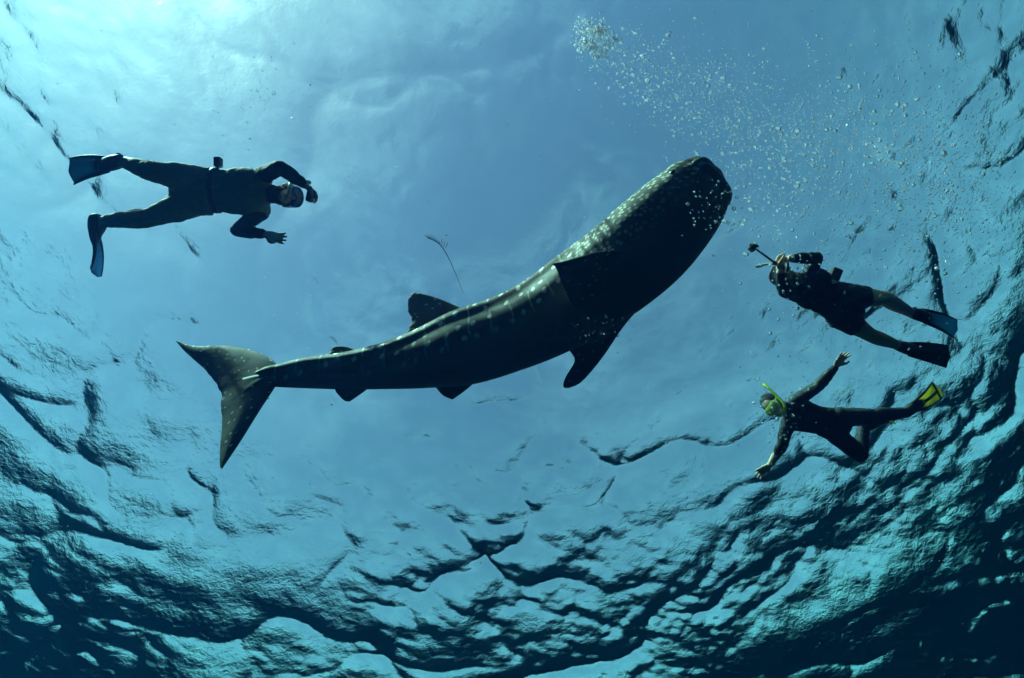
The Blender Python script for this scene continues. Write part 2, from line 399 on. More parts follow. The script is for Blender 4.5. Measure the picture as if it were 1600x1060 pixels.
def build_shark():
    root = bpy.data.objects.new('whale_shark', None); C.objects.link(root)
    root.location = at(760, 530, -1.05)
    org = root.location.copy()
    tag(root, 'huge spotted whale shark gliding below the surface, tail to the left', 'shark')
    nst = len(ST); SUBN = 14; SEG = 128
    rows = (nst - 1) * SUBN + 1
    hwm = []
    for c, (a, b, hw, r, q, z) in zip(cen, ST):
        hwm.append(hw * fwd(c) / F_PX)
    verts = []; skin = []; belly = []; head = []; faces = []
    arc = 0.0; prev = None
    info = []
    for k in range(rows):
        t = k / SUBN
        P = catmull(cen, t); Pn = catmull(cen, min(t + 0.05, nst - 1)); Pp = catmull(cen, max(t - 0.05, 0))
        T = (Pp - Pn).normalized()                 # towards the snout
        if t < 5: T = (cen[3] - cen[6]).normalized().lerp(T, min(1, max(0, (t - 2) / 3))).normalized()
        hw = max(1e-3, catmull(hwm, t)); roll = math.radians(catmull([s[3] for s in ST], t)); q = catmull([s[4] for s in ST], t)
        V = (P - CAMP).normalized()                # away from the viewer
        V = (V - T * V.dot(T)).normalized()
        I = T.cross(V); 
        if I.dot(UP) < 0: I = -I
        D = (I * math.cos(roll) + V * math.sin(roll)).normalized()
        Lf = (I * math.sin(roll) - V * math.cos(roll)).normalized()   # left side, faces the viewer and the picture's top
        hh = hw / math.sqrt(math.cos(roll) ** 2 + (q * math.sin(roll)) ** 2); ww = hh * q
        if prev is not None: arc += (P - prev).length
        prev = P
        info.append((P, T, D, Lf, ww, hh, arc))
        for j in range(SEG):
            an = 2 * math.pi * j / SEG             # 0 = dorsal, pi/2 = left side
            ca, sa = math.cos(an), math.sin(an)
            da = math.degrees(an if an <= math.pi else 2 * math.pi - an)
            e = 2.25
            rr = (abs(ca) ** e + abs(sa) ** e) ** (-1 / e)
            f = 1.0
            bodyw = min(1, max(0, (arc - 0.75) / 0.5))
            for rd, ra_, wd, up_ in ((56, 0.075, 9, 36), (97, 0.02, 10, 16)):
                x = (da - rd) / (wd if da > rd else up_)
                f += ra_ * bodyw * (math.exp(-x * x) - 0.25 * math.exp(-(((da - rd) / wd - 1.9) ** 2)))
            # gill slits
            for gi in range(5):
                gx = 0.74 + gi * 0.085
                if 55 < da < 112:
                    f -= 0.035 * math.exp(-((arc - gx - 0.02 * math.sin(da / 12)) / 0.010) ** 2) * min(1, (da - 55) / 10, (112 - da) / 10)
                    f += 0.012 * math.exp(-((arc - gx + 0.035) / 0.028) ** 2) * min(1, (da - 55) / 10, (112 - da) / 10)
            f += 0.07 * math.exp(-((arc - 0.17) / 0.07) ** 2) * math.exp(-((da - 78) / 20) ** 2)
            # mouth slot just under the blunt snout
            if arc < 0.14:
                f -= 0.05 * math.exp(-((da - 100) / 7) ** 2) * (1 - arc / 0.14)
            pt = P + D * (hh * rr * f * ca) + Lf * (ww * rr * f * sa)
            verts.append(pt - org)
            skin.append((arc, math.radians(da) * (ww + hh) * 0.5 + (0 if an <= math.pi else 7.3), 0.0))
            hb = 1 - min(1, max(0, (arc - 0.95) / 0.35)); be = min(1, max(0, (da - 106 - 22 * hb) / 16)); belly.append(be)
            head.append(1 - min(1, max(0, (arc - 0.95) / 0.35)))
    for k in range(rows - 1):
        for j in range(SEG):
            a, b = k * SEG + j, k * SEG + (j + 1) % SEG
            faces.append((a, a + SEG, b + SEG, b))
    faces.append(tuple(range(SEG))); faces.append(tuple((rows - 1) * SEG + j for j in range(SEG - 1, -1, -1)))

    def fin(stations, thick, ragged=0.0, bel=0.0, cut=10, sub=6, uoff=0.0):
        """stations: (lead, trail) points from root to tip; a lens-shaped section"""
        ns = len(stations); rws = (ns - 1) * sub + 1
        leads = [s[0] for s in stations]; trails = [s[1] for s in stations]
        nrm = (leads[0] - trails[0]).cross((leads[-1] + trails[-1]) * 0.5 - (leads[0] + trails[0]) * 0.5).normalized()
        base = len(verts); M_ = 2 * cut
        span = 0.0; pv_ = None
        for k in range(rws):
            t = k / sub
            l = catmull(leads, t); r_ = catmull(trails, t)
            if ragged and 0 < k < rws: r_ = r_.lerp(l, ragged * rnd.random())
            mid = (l + r_) * 0.5
            if pv_ is not None: span += (mid - pv_).length
            pv_ = mid
            th = thick * (1 - 0.75 * k / (rws - 1))
            ch = (l - r_).length
            th = min(th, ch * 0.25)
            for j in range(M_):
                x = j / cut if j <= cut else 2 - j / cut          # 0 lead .. 1 trail
                sg = 1 if j <= cut else -1
                x2 = 0.5 - 0.5 * math.cos(math.pi * x)
                y = th * 0.5 * sg * (2.6 * math.sqrt(max(0, x2)) * (1 - x2) + 0.06 * (1 - x2) * 0 + 0.10 * math.sin(math.pi * x2))
                pt = l.lerp(r_, x2) + nrm * y
                verts.append(pt - org); skin.append((x2 * ch + uoff, span + 3.1 + uoff, 1.0)); belly.append(bel); head.append(0.0)
        for k in range(rws - 1):
            for j in range(M_):
                a, b = base + k * M_ + j, base + k * M_ + (j + 1) % M_
                faces.append((a, b, b + M_, a + M_))
        faces.append(tuple(base + (rws - 1) * M_ + j for j in range(M_)))
        faces.append(tuple(base + j for j in range(M_ - 1, -1, -1)))

    # tail fin: one plane, turned part way from the viewer to the sun
    fin([(tp(440, 583), tp(352, 640)), (tp(426, 563), tp(346, 618)), (tp(392, 547), tp(333, 594)), (tp(352, 540.5), tp(312, 571)),
         (tp(308, 541), tp(290, 551)), (tp(275, 533), tp(276, 535))], 0.085, 0.02, uoff=0.4, cut=12)
    fin([(tp(440, 586), tp(352, 600)), (tp(430, 604), tp(345, 628)), (tp(405, 642), tp(346, 660)), (tp(378, 686), tp(344, 694)),
         (tp(357, 718), tp(343, 719)), (tp(347, 733), tp(344, 731))], 0.085, 0.02, uoff=1.1, cut=12)
    # first dorsal fin
    d0 = fwd(at(690, 540, -1.03)); q = lambda x, y, o: pf(x, y, d0 + o)
    fin([(q(752, 496, 0.12), q(636, 540, 0.12)), (q(722, 482, 0.14), q(634, 522, 0.14)), (q(692, 469, 0.19), q(642, 503, 0.18)),
         (q(668, 461, 0.23), q(637, 486, 0.22)), (q(650, 457.5, 0.26), q(637, 471, 0.25)), (q(643, 459, 0.27), q(640, 463, 0.26))], 0.06, 0.05, uoff=2.2, sub=8)
    # second dorsal fin
    d0 = fwd(at(535, 575, -0.98)); q = lambda x, y, o: pf(x, y, d0 + o)
    fin([(q(590, 548, 0.06), q(524, 565, 0.06)), (q(562, 548, 0.08), q(515, 554, 0.07)), (q(540, 542, 0.09), q(516, 549, 0.09)), (q(526, 541, 0.1), q(518, 545, 0.1))], 0.035, 0.03, uoff=0.7)
    # anal fin
    fin([(q(590, 596, 0.0), q(522, 598, 0.0)), (q(572, 610, 0.02), q(524, 611, 0.02)), (q(558, 620, 0.03), q(533, 622, 0.03)), (q(547, 627.5, 0.04), q(539, 627, 0.04))], 0.035, 0.0, 0.7, uoff=0.7)
    # pelvic fins
    d0 = fwd(at(705, 590, -1.03)); q = lambda x, y, o: pf(x, y, d0 + o)
    fin([(q(762, 578, 0.0), q(672, 592, 0.0)), (q(736, 603, 0.06), q(682, 607, 0.06)), (q(721, 615, 0.10), q(692, 618, 0.10)), (q(708, 624, 0.13), q(702, 623, 0.13))], 0.035, 0.0, 0.6, uoff=0.2)
    fin([(q(748, 574, -0.20), q(690, 580, -0.20)), (q(726, 581, -0.29), q(688, 579, -0.27)), (q(706, 584, -0.35), q(686, 577.5, -0.34))], 0.03, 0.0, 0.2, uoff=0.9)
    # right pectoral fin, hanging away from the viewer
    d0 = fwd(at(960, 430, -1.08)); q = lambda x, y, o: pf(x, y, d0 + o)
    fin([(q(1010, 470, 0.02), q(905, 510, 0.02)), (q(986, 495, 0.08), q(898, 541, 0.08)), (q(968, 519, 0.15), q(888, 545, 0.15)),
         (q(950, 546, 0.22), q(898, 563, 0.22)), (q(930, 573, 0.29), q(885, 587, 0.29)), (q(908, 597, 0.35), q(880, 600, 0.35)), (q(890, 606, 0.38), q(881, 606, 0.38))],
        0.075, 0.0, 0.5, uoff=1.6)
    # left pectoral fin, swept back towards the viewer
    fin([(q(1030, 408, -0.12), q(935, 500, -0.10)), (q(978, 393, -0.30), q(896, 476, -0.27)), (q(938, 393, -0.42), q(880, 446, -0.42)),
         (q(905, 402, -0.50), q(873, 430, -0.50)), (q(880, 409, -0.56), q(868, 418, -0.56)), (q(864, 412, -0.6), q(863, 413, -0.6))],
        0.075, 0.0, 0.35, uoff=1.9)

    me = bpy.data.meshes.new('shark_body'); me.from_pydata([tuple(v) for v in verts], [], faces); me.update()
    a = me.attributes.new('skin', 'FLOAT_VECTOR', 'POINT'); a.data.foreach_set('vector', np.array(skin, dtype=np.float32).ravel())
    a = me.attributes.new('belly', 'FLOAT', 'POINT'); a.data.foreach_set('value', np.array(belly, dtype=np.float32))
    a = me.attributes.new('head', 'FLOAT', 'POINT'); a.data.foreach_set('value', np.array(head, dtype=np.float32))
    link('body', me, SHARK, root)
    # eyes and lips
    dark = simple_mat('shark_eye', (0.01, 0.01, 0.012), 0.15, 0.1)
    P, T, D, Lf, ww, hh, _ = info[int(4.2 * SUBN)]
    for s in (1, -1):
        mb = MB(); ellipsoid(mb, P + Lf * (s * ww * 0.985) - D * (hh * 0.12) - org, T * 0.024, D * 0.024, Lf * 0.014, 14, 8)
        mb.build('eye', dark, root)
    mb = MB(); pts = []
    for k in range(-13, 14):
        P, T, D, Lf, ww, hh, _ = info[int(abs(k) / 13 * 2.8 * SUBN)]
        sg = (k > 0) - (k < 0)
        pts.append(P + Lf * (ww * 0.955 * sg) - D * (hh * 0.30) + T * (0.012 if k == 0 else 0.002) - org)
    tube(mb, pts, [0.011] * 27, [0.018] * 27, hint=D, seg=10, sub=2)
    mb.build('lip', simple_mat('shark_lip', (0.30, 0.29, 0.25), 0.6), root)
    return info
SH = build_shark()

# ------------------------------------------------------------------ people
BLACK = simple_mat('black_neoprene', (0.022, 0.024, 0.026), 0.75, 0.3, 40)
OLIVE = simple_mat('grey_olive_neoprene', (0.34, 0.32, 0.26), 0.8, 0.25, 30)
SKIN = simple_mat('skin', (0.68, 0.44, 0.31), 0.6, 0.12, 30)
HAIR = simple_mat('dark_hair', (0.02, 0.016, 0.013), 0.7, 0.4, 90, 0.6)
RUBBER = simple_mat('black_rubber', (0.02, 0.022, 0.026), 0.5, 0.3, 30)
def glow_plastic(name, col):
    mt, N, L = new_mat(name)
    o = N('ShaderNodeOutputMaterial'); p = N('ShaderNodeBsdfPrincipled'); t = N('ShaderNodeBsdfTranslucent'); x = N('ShaderNodeMixShader')
    n = N('ShaderNodeTexNoise'); n.inputs['Scale'].default_value = 30
    m_ = N('ShaderNodeMix'); m_.data_type = 'RGBA'
    m_.inputs[6].default_value = tuple(c * 0.8 for c in col) + (1,); m_.inputs[7].default_value = tuple(col) + (1,)
    L(n.outputs['Fac'], m_.inputs[0]); L(m_.outputs[2], p.inputs['Base Color']); L(m_.outputs[2], t.inputs['Color'])
    p.inputs['Roughness'].default_value = 0.4; x.inputs[0].default_value = 0.55
    L(p.outputs[0], x.inputs[1]); L(t.outputs[0], x.inputs[2]); L(x.outputs[0], o.inputs['Surface'])
    return mt
BLUEFIN = glow_plastic('dark_blue_fin_plastic', (0.06, 0.22, 0.34))
TEALFIN = glow_plastic('blue_fin_plastic', (0.06, 0.42, 0.68))
YELLOW = glow_plastic('yellow_plastic', (0.80, 0.74, 0.10))
LIME = glow_plastic('lime_plastic', (0.50, 0.66, 0.07))
BLUEP = simple_mat('blue_plastic', (0.02, 0.10, 0.45), 0.35, 0.2, 25)
WHITEP = simple_mat('white_plastic', (0.75, 0.75, 0.72), 0.4, 0.08, 25)
GREYM = simple_mat('grey_metal', (0.25, 0.26, 0.27), 0.35, 0.1, 40)
SHORTS = simple_mat('dark_board_shorts', (0.03, 0.045, 0.06), 0.85, 0.3, 35)
RASH = simple_mat('dark_rash_top', (0.025, 0.03, 0.04), 0.8, 0.3, 35)
def lens_mat():
    mt, N, L = new_mat('mask_glass')
    o = N('ShaderNodeOutputMaterial'); p = N('ShaderNodeBsdfPrincipled')
    p.inputs['Base Color'].default_value = (0.6, 0.75, 0.8, 1); p.inputs['Roughness'].default_value = 0.05
    p.inputs['Transmission Weight'].default_value = 0.7; p.inputs['IOR'].default_value = 1.15
    L(p.outputs[0], o.inputs['Surface']); return mt
LENS = lens_mat()

def hand(mb, wrist, d, palm_n, thumb_side, curl=0.5, sc_=1.0):
    """palm with four unequal bent fingers and a thumb from the side of the palm"""
    d = d.normalized(); palm_n = (palm_n - d * palm_n.dot(d)).normalized()
    side = d.cross(palm_n).normalized() * thumb_side
    L_ = 0.095 * sc_
    tube(mb, [wrist, wrist + d * L_ * 0.5, wrist + d * L_], [0.027, 0.040, 0.041], [0.02, 0.018, 0.013], hint=palm_n, seg=12)
    for i, (off, ln) in enumerate(((0.030, 0.072), (0.010, 0.082), (-0.010, 0.076), (-0.030, 0.060))):
        b = wrist + d * (L_ * 0.95) + side * off
        pts = [b - d * 0.015]; dirv = d + side * off * 8.0; dirv.normalize()
        p_ = b
        for k in range(3):
            a = curl * (0.5 + 0.5 * k)
            dd = dirv * math.cos(a) + palm_n * math.sin(a)
            pts.append(p_.copy()); p_ = p_ + dd * (ln * (0.45, 0.32, 0.23)[k] * sc_)
        pts.append(p_)
        tube(mb, pts, [0.0105, 0.0105, 0.0095, 0.009, 0.0075], hint=palm_n, seg=8, sub=2)
    b = wrist + d * (L_ * 0.3) + side * 0.028
    pts = [b - side * 0.01, b + side * 0.018 + d * 0.018, b + side * 0.032 + d * 0.045 + palm_n * 0.012 * (1 + curl), b + side * 0.032 + d * 0.072 + palm_n * 0.024 * (1 + curl)]
    tube(mb, pts, [0.014, 0.013, 0.0115, 0.009], hint=palm_n, seg=8, sub=2)

from mathutils import noise as mnoise
def fold(me, amp, freq):
    n = len(me.vertices); nr = [v.normal.copy() for v in me.vertices]
    for v, k in zip(me.vertices, nr):
        d = mnoise.noise(Vector((v.co.x * freq, v.co.y * freq * 1.7, v.co.z * freq)))
        v.co += k * (amp * (abs(d) * 1.6 - 0.25))

def person(J, label, top_mat, leg_mat, face, crown, front, curl, thumbs, palms, suit, group='snorkellers', hood=None):
    root = bpy.data.objects.new('person', None); C.objects.link(root)
    root.location = J['pelvis']; org = Vector(J['pelvis'])
    tag(root, label, 'person')
    front = Vector(front).normalized()
    mb = MB()
    up = (J['chest'] - J['pelvis']).normalized()
    W = J.get('girth', 1.0)
    def torso(m_, g, trunk_only=False):
        pel, ch, nk = J['pelvis'], J['chest'], J['neck']
        tube(m_, [pel - up * 0.09, pel, pel.lerp(ch, 0.45), ch, ch.lerp(nk, 0.6), nk],
             [0.125 * W + g, 0.168 * W + g, 0.148 * W + g, 0.172 * W + g, 0.13 * W + g, 0.06 + g],
             [0.085 * W + g, 0.108 * W + g, 0.098 * W + g, 0.118 * W + g, 0.09 * W + g, 0.058 + g], hint=front, seg=24, sub=5)
        for s in ('l', 'r'):
            tube(m_, [ch.lerp(nk, 0.35), ch.lerp(J['sh_' + s], 0.6).lerp(nk, 0.15), J['sh_' + s]], [0.075 + g, 0.075 + g, 0.062 + g], hint=front, seg=14)
    def limb_pts(a, b, c, bulge):
        return [a, a.lerp(b, 0.5), b, b.lerp(c, 0.33) + bulge, b.lerp(c, 0.7), c]
    def arm(m_, s, g, t1=1.0, t0=0.0):
        a, b, c = J['sh_' + s], J['el_' + s], J['wr_' + s]
        e = b.lerp(c, t1) if t1 < 1 else c
        tube(m_, [a, a.lerp(b, .5), b], [0.060 + g, 0.052 + g, 0.043 + g], hint=front, seg=14, sub=3)
        tube(m_, [b, b.lerp(e, .35), e], [0.043 + g, 0.044 + g, 0.029 + g], hint=front, seg=14, sub=3)
    def leg(m_, s, g, t1=2.0):
        a, b, c = J['hip_' + s], J['kn_' + s], J['an_' + s]
        if t1 <= 1:
            e = a.lerp(b, t1)
            tube(m_, [a, a.lerp(e, .5), e], [0.098 * W + g, 0.092 * W + g, 0.080 * W + g], hint=front, seg=16, sub=3)
            return
        tube(m_, [a, a.lerp(b, .35), a.lerp(b, .7), b], [0.098 * W + g, 0.092 * W + g, 0.074 + g, 0.060 + g], hint=front, seg=16, sub=3)
        e = b.lerp(c, t1 - 1)
        k = t1 - 1
        tube(m_, [b, b.lerp(e, .33) - front * 0.012, b.lerp(e, .7) - front * 0.004, e], [0.060 + g, 0.063 + g, 0.050 + g, 0.040 + (1 - k) * 0.012 + g], hint=front, seg=16, sub=3)
    torso(mb, 0.0)
    for s in ('l', 'r'):
        arm(mb, s, 0); leg(mb, s, 0)
        f_ = J['ft_' + s]
        tube(mb, [J['an_' + s], J['an_' + s].lerp(f_, 0.45), f_], [0.040, 0.042, 0.036], [0.042, 0.036, 0.022], hint=front, seg=12)
        wd = (J['hd_' + s] - J['wr_' + s])
        hand(mb, J['wr_' + s], wd, Vector(palms[s]), thumbs[s], curl[s])
    # head
    face = Vector(face).normalized(); crown = Vector(crown); crown = (crown - face * crown.dot(face)).normalized()
    sd = face.cross(crown).normalized(); hc = J['head']
    tube(mb, [J['neck'] - up * 0.03, J['neck'].lerp(hc, 0.5), hc - crown * 0.03 - face * 0.02], [0.064, 0.058, 0.06], hint=front, seg=14)
    ellipsoid(mb, hc + crown * 0.02 - face * 0.01, sd * 0.076, face * 0.096, crown * 0.098, 20, 14)
    ellipsoid(mb, hc - crown * 0.055 + face * 0.03, sd * 0.056, face * 0.062, crown * 0.066, 18, 12)
    ellipsoid(mb, hc - crown * 0.105 + face * 0.062, sd * 0.024, face * 0.022, crown * 0.02, 12, 8)
    tube(mb, [hc + face * 0.086 + crown * 0.01, hc + face * 0.108 - crown * 0.03, hc + face * 0.088 - crown * 0.042], [0.011, 0.016, 0.012], hint=face, seg=10)
    for k in (0.0, 1.0):
        tube(mb, [hc + face * 0.083 - crown * (0.068 + 0.014 * k) - sd * 0.024, hc + face * 0.094 - crown * (0.068 + 0.014 * k), hc + face * 0.083 - crown * (0.068 + 0.014 * k) + sd * 0.024], [0.005, 0.008, 0.005], hint=face, seg=8)
    for s in (1, -1):
        ellipsoid(mb, hc + sd * (0.077 * s) - crown * 0.01, sd * 0.011, face * 0.02, crown * 0.032, 10, 8)
    me = fused(mb, 0.006, 3)
    me.transform(Matrix.Translation(-org))
    link('body', me, SKIN, root)
    # clothing
    for nm, mat, pieces in suit:
        cm = MB()
        for pc in pieces:
            if pc == 'torso': torso(cm, 0.006)
            elif pc == 'pelvis':
                tube(cm, [J['pelvis'] - up * 0.10, J['pelvis'], J['pelvis'].lerp(J['chest'], 0.35)], [0.135 * W, 0.182 * W, 0.162 * W], [0.098 * W, 0.12 * W, 0.112 * W], hint=front, seg=24)
            else:
                k, s, t1 = pc
                if k == 'arm': arm(cm, s, 0.007, t1)
                else: leg(cm, s, 0.010 if t1 > 1 else 0.018, t1)
        c_me = fused(cm, 0.009, 3); fold(c_me, 0.007 if nm != 'shorts' else 0.012, 11.0); c_me.transform(Matrix.Translation(-org))
        link(nm, c_me, mat, root)
    # hood and hair
    if hood:
        qm = MB()
        ellipsoid(qm, hc + crown * 0.02 - face * 0.018, sd * 0.086, face * 0.096, crown * 0.107, 20, 14)
        ellipsoid(qm, hc - crown * 0.06 + face * 0.010, sd * 0.070, face * 0.066, crown * 0.072, 18, 12)
        tube(qm, [J['neck'] - up * 0.03, J['neck'].lerp(hc, 0.5), hc - crown * 0.03 - face * 0.02], [0.074, 0.068, 0.07], hint=front, seg=14)
        q_me = fused(qm, 0.009, 3); q_me.transform(Matrix.Translation(-org)); link('hood', q_me, hood, root)
    hm = MB(); ellipsoid(hm, hc + crown * 0.034 - face * 0.026 - org, sd * 0.083, face * 0.094, crown * 0.096, 22, 16)
    ho_ = hm.build('hair', HAIR, root)
    return root, dict(hc=hc, face=face, crown=crown, sd=sd, org=org)

def mask(root, H, frame_mat, strap_mat, snorkel_mat, snorkel_side=1, snorkel=True, sl=1.0):
    hc, face, crown, sd, org = H['hc'], H['face'], H['crown'], H['sd'], H['org']
    c = hc + crown * 0.012 - org
    mb = MB(); n = 28; loops = ((0.070, 0.074, 0.040), (0.100, 0.080, 0.046), (0.122, 0.076, 0.042), (0.122, 0.064, 0.031), (0.104, 0.060, 0.028))
    vs_ = []
    for (dep, a, b) in loops:
        for j in range(n):
            an = 2 * math.pi * j / n
            ca, sa = math.cos(an), math.sin(an)
            e = 3.2; r = (abs(ca) ** e + abs(sa) ** e) ** (-1 / e)
            notch = 0.012 * math.exp(-((an - 1.5 * math.pi) / 0.35) ** 2)
            bend = -0.030 * (ca * r) ** 2
            vs_.append(c + face * (dep + bend) + sd * (a * r * ca) + crown * ((b - notch) * r * sa))
    fs = [(k * n + j, k * n + (j + 1) % n, (k + 1) * n + (j + 1) % n, (k + 1) * n + j) for k in range(len(loops) - 1) for j in range(n)]
    mb.add(vs_, fs); fr = mb.build('dive_mask', frame_mat, root)
    lm = MB(); vv = [c + face * 0.114]
    for j in range(n):
        an = 2 * math.pi * j / n; ca, sa = math.cos(an), math.sin(an); r = (abs(ca) ** 3.2 + abs(sa) ** 3.2) ** (-1 / 3.2)
        vv.append(c + face * (0.114 - 0.03 * (ca * r) ** 2) + sd * (0.063 * r * ca) + crown * (0.03 * r * sa))
    lm.add(vv, [(0, 1 + j, 1 + (j + 1) % n) for j in range(n)]); lm.build('lens', LENS, fr)
    st = MB(); pts = []
    for k in range(17):
        a = math.radians(-128 + 256 * k / 16)
        pts.append(c + crown * (0.014 + 0.012 * math.cos(a)) - face * (0.108 * math.cos(a) + 0.012) + sd * (0.088 * math.sin(a)))
    tube(st, pts, [0.003] * 17, [0.013] * 17, hint=crown, seg=8, sub=2); st.build('strap', strap_mat, fr)
    if snorkel:
        s = snorkel_side; sm = MB()
        p0 = hc - crown * 0.075 + face * 0.10 - org
        pts = [p0, p0 + sd * (0.05 * s) + face * 0.015, p0 + sd * (0.095 * s) + crown * 0.04 - face * 0.02, hc - org + sd * (0.105 * s) + crown * 0.09 - face * 0.03,
               hc - org + sd * (0.10 * s) + crown * (0.09 + 0.13 * sl) - face * 0.07, hc - org + sd * (0.085 * s) + crown * (0.09 + 0.24 * sl) - face * 0.13]
        tube(sm, pts, [0.013, 0.013, 0.0125, 0.0125, 0.0125, 0.013], hint=face, seg=12, sub=4)
        so = sm.build('snorkel', snorkel_mat, root)
        tm = MB(); tube(tm, [pts[-1] - (pts[-1] - pts[-2]).normalized() * 0.05, pts[-1] + (pts[-1] - pts[-2]).normalized() * 0.01], [0.0165, 0.0165], hint=face, seg=12)
        tm.build('snorkel_tip', strap_mat, so)

def flipper(root, org, heel, toe, corners, pocket_mat, blade_mat, rib_mat, panels=None, thick=0.012):
    """foot pocket from heel to toe and a blade spreading to two corner points"""
    heel, toe = Vector(heel) - org, Vector(toe) - org
    ca, cb = [Vector(c) - org for c in corners]
    tip = (ca + cb) * 0.5; ax = (tip - toe).normalized(); wd = (cb - ca); wl = wd.length; wd.normalize()
    nrm = ax.cross(wd).normalized(); wd = nrm.cross(ax).normalized()
    pm = MB(); tube(pm, [heel - (toe - heel) * 0.12, heel.lerp(toe, 0.35), toe, toe + ax * 0.05], [0.044, 0.056, 0.060, 0.050], [0.052, 0.052, 0.036, 0.02], hint=nrm, seg=16)
    f = pm.build('fin', pocket_mat, root)
    bm_ = MB(); n = 12; mcol = 9; vs_ = []
    for side in (1, -1):
        for k in range(n + 1):
            t = k / n
            c = toe - ax * 0.04 + (tip - toe + ax * 0.04) * t
            hw = (0.055 + (wl / 2 - 0.055) * (t ** 0.8))
            skew = (cb - tip).dot(ax) * t * t
            for j in range(mcol):
                u = -1 + 2 * j / (mcol - 1)
                th = thick * (1 - 0.6 * t) * (1.0 if abs(u) < 0.7 else 0.6)
                rip = 0.005 * math.cos(u * math.pi * 2)
                endb = -0.03 * (u * u) * (t ** 3)
                vs_.append(c + wd * (hw * u) + ax * (skew * u + endb) + nrm * (th * 0.5 * side + rip + 0.02 * math.sin(t * math.pi)))
    per = (n + 1) * mcol; fs = []
    for k in range(n):
        for j in range(mcol - 1):
            a = k * mcol + j
            fs.append((a, a + 1, a + 1 + mcol, a + mcol)); fs.append((per + a, per + a + mcol, per + a + 1 + mcol, per + a + 1))
    edge = [j for j in range(mcol)] + [k * mcol + mcol - 1 for k in range(1, n + 1)] + [n * mcol + j for j in range(mcol - 2, -1, -1)] + [k * mcol for k in range(n - 1, 0, -1)]
    for i in range(len(edge)):
        a, b = edge[i], edge[(i + 1) % len(edge)]
        fs.append((a, per + a, per + b, b))
    bm_.add(vs_, fs); bm_.build('blade', blade_mat, f)
    for s in (-1, 1):
        rm = MB(); pts = []
        for k in (0, 3, 6, 9, 11):
            t = k / n; pts.append(toe - ax * 0.04 + (tip - toe + ax * 0.04) * t + wd * (s * (0.055 + (wl / 2 - 0.055) * (t ** 0.8))) + ax * ((cb - tip).dot(ax) * t * t * s) + nrm * 0.02 * math.sin(t * math.pi))
        tube(rm, pts, [0.013, 0.013, 0.011, 0.009, 0.006], [0.016, 0.015, 0.012, 0.009, 0.006], hint=nrm, seg=8, sub=3)
        rm.build('rail', rib_mat, f)
    if panels:
        for sd_ in (1, -1):
            for u0, u1, t0, t1 in ((-0.10, 0.10, 0.0, 0.86), (-0.92, 0.92, 0.86, 0.97)):
                pm2 = MB()
                def Q(t, u):
                    hw = (0.055 + (wl / 2 - 0.055) * (t ** 0.8))
                    return toe + (tip - toe) * t + wd * (hw * u) + nrm * (sd_ * 0.013 + 0.02 * math.sin(t * math.pi)) - ax * 0.03 * u * u * t ** 3
                tt = [lerp(t0, t1, q_ / 5) for q_ in range(6)]
                wdn = (lambda t: 2.2 * t) if u1 < 0.5 else (lambda t: 1.0)
                out = [Q(t, u0 * wdn(1 - t + 0.25)) for t in tt] + [Q(t, u1 * wdn(1 - t + 0.25)) for t in reversed(tt)]
                k_ = len(out); lo = [p_ - nrm * (sd_ * 0.010) for p_ in out]
                pm2.add(out + lo, [(q_, q_ + 1, k_ - 2 - q_, k_ - 1 - q_) for q_ in range(5)] + [(q_, k_ + q_, k_ + (q_ + 1) % k_, (q_ + 1) % k_) for q_ in range(k_)])
                pm2.build('blade_strip', panels, f, smooth=False)
    sm = MB(); pts = []
    for k in range(9):
        a = math.radians(-100 + 200 * k / 8)
        hx = (heel - toe).normalized()
        pts.append(heel + hx * (0.05 * math.cos(a)) + wd * (0.055 * math.sin(a)) + nrm * 0.01)
    tube(sm, pts, [0.004] * 9, [0.011] * 9, hint=nrm, seg=8, sub=2); sm.build('heel_strap', rib_mat, f)
    return f

def box_shape(name, c, X, Y, Z, mat, parent=None, bev=0.12):
    """rounded box from half-axis vectors"""
    bm = bmesh.new(); bmesh.ops.create_cube(bm, size=2.0)
    bmesh.ops.bevel(bm, geom=bm.edges[:] , offset=bev, segments=2, affect='EDGES')
    me = bpy.data.meshes.new(name); bm.to_mesh(me); bm.free()
    M = Matrix((( X[0], Y[0], Z[0], c[0]), (X[1], Y[1], Z[1], c[1]), (X[2], Y[2], Z[2], c[2]), (0, 0, 0, 1)))
    me.transform(M); return link(name, me, mat, parent, smooth=False)

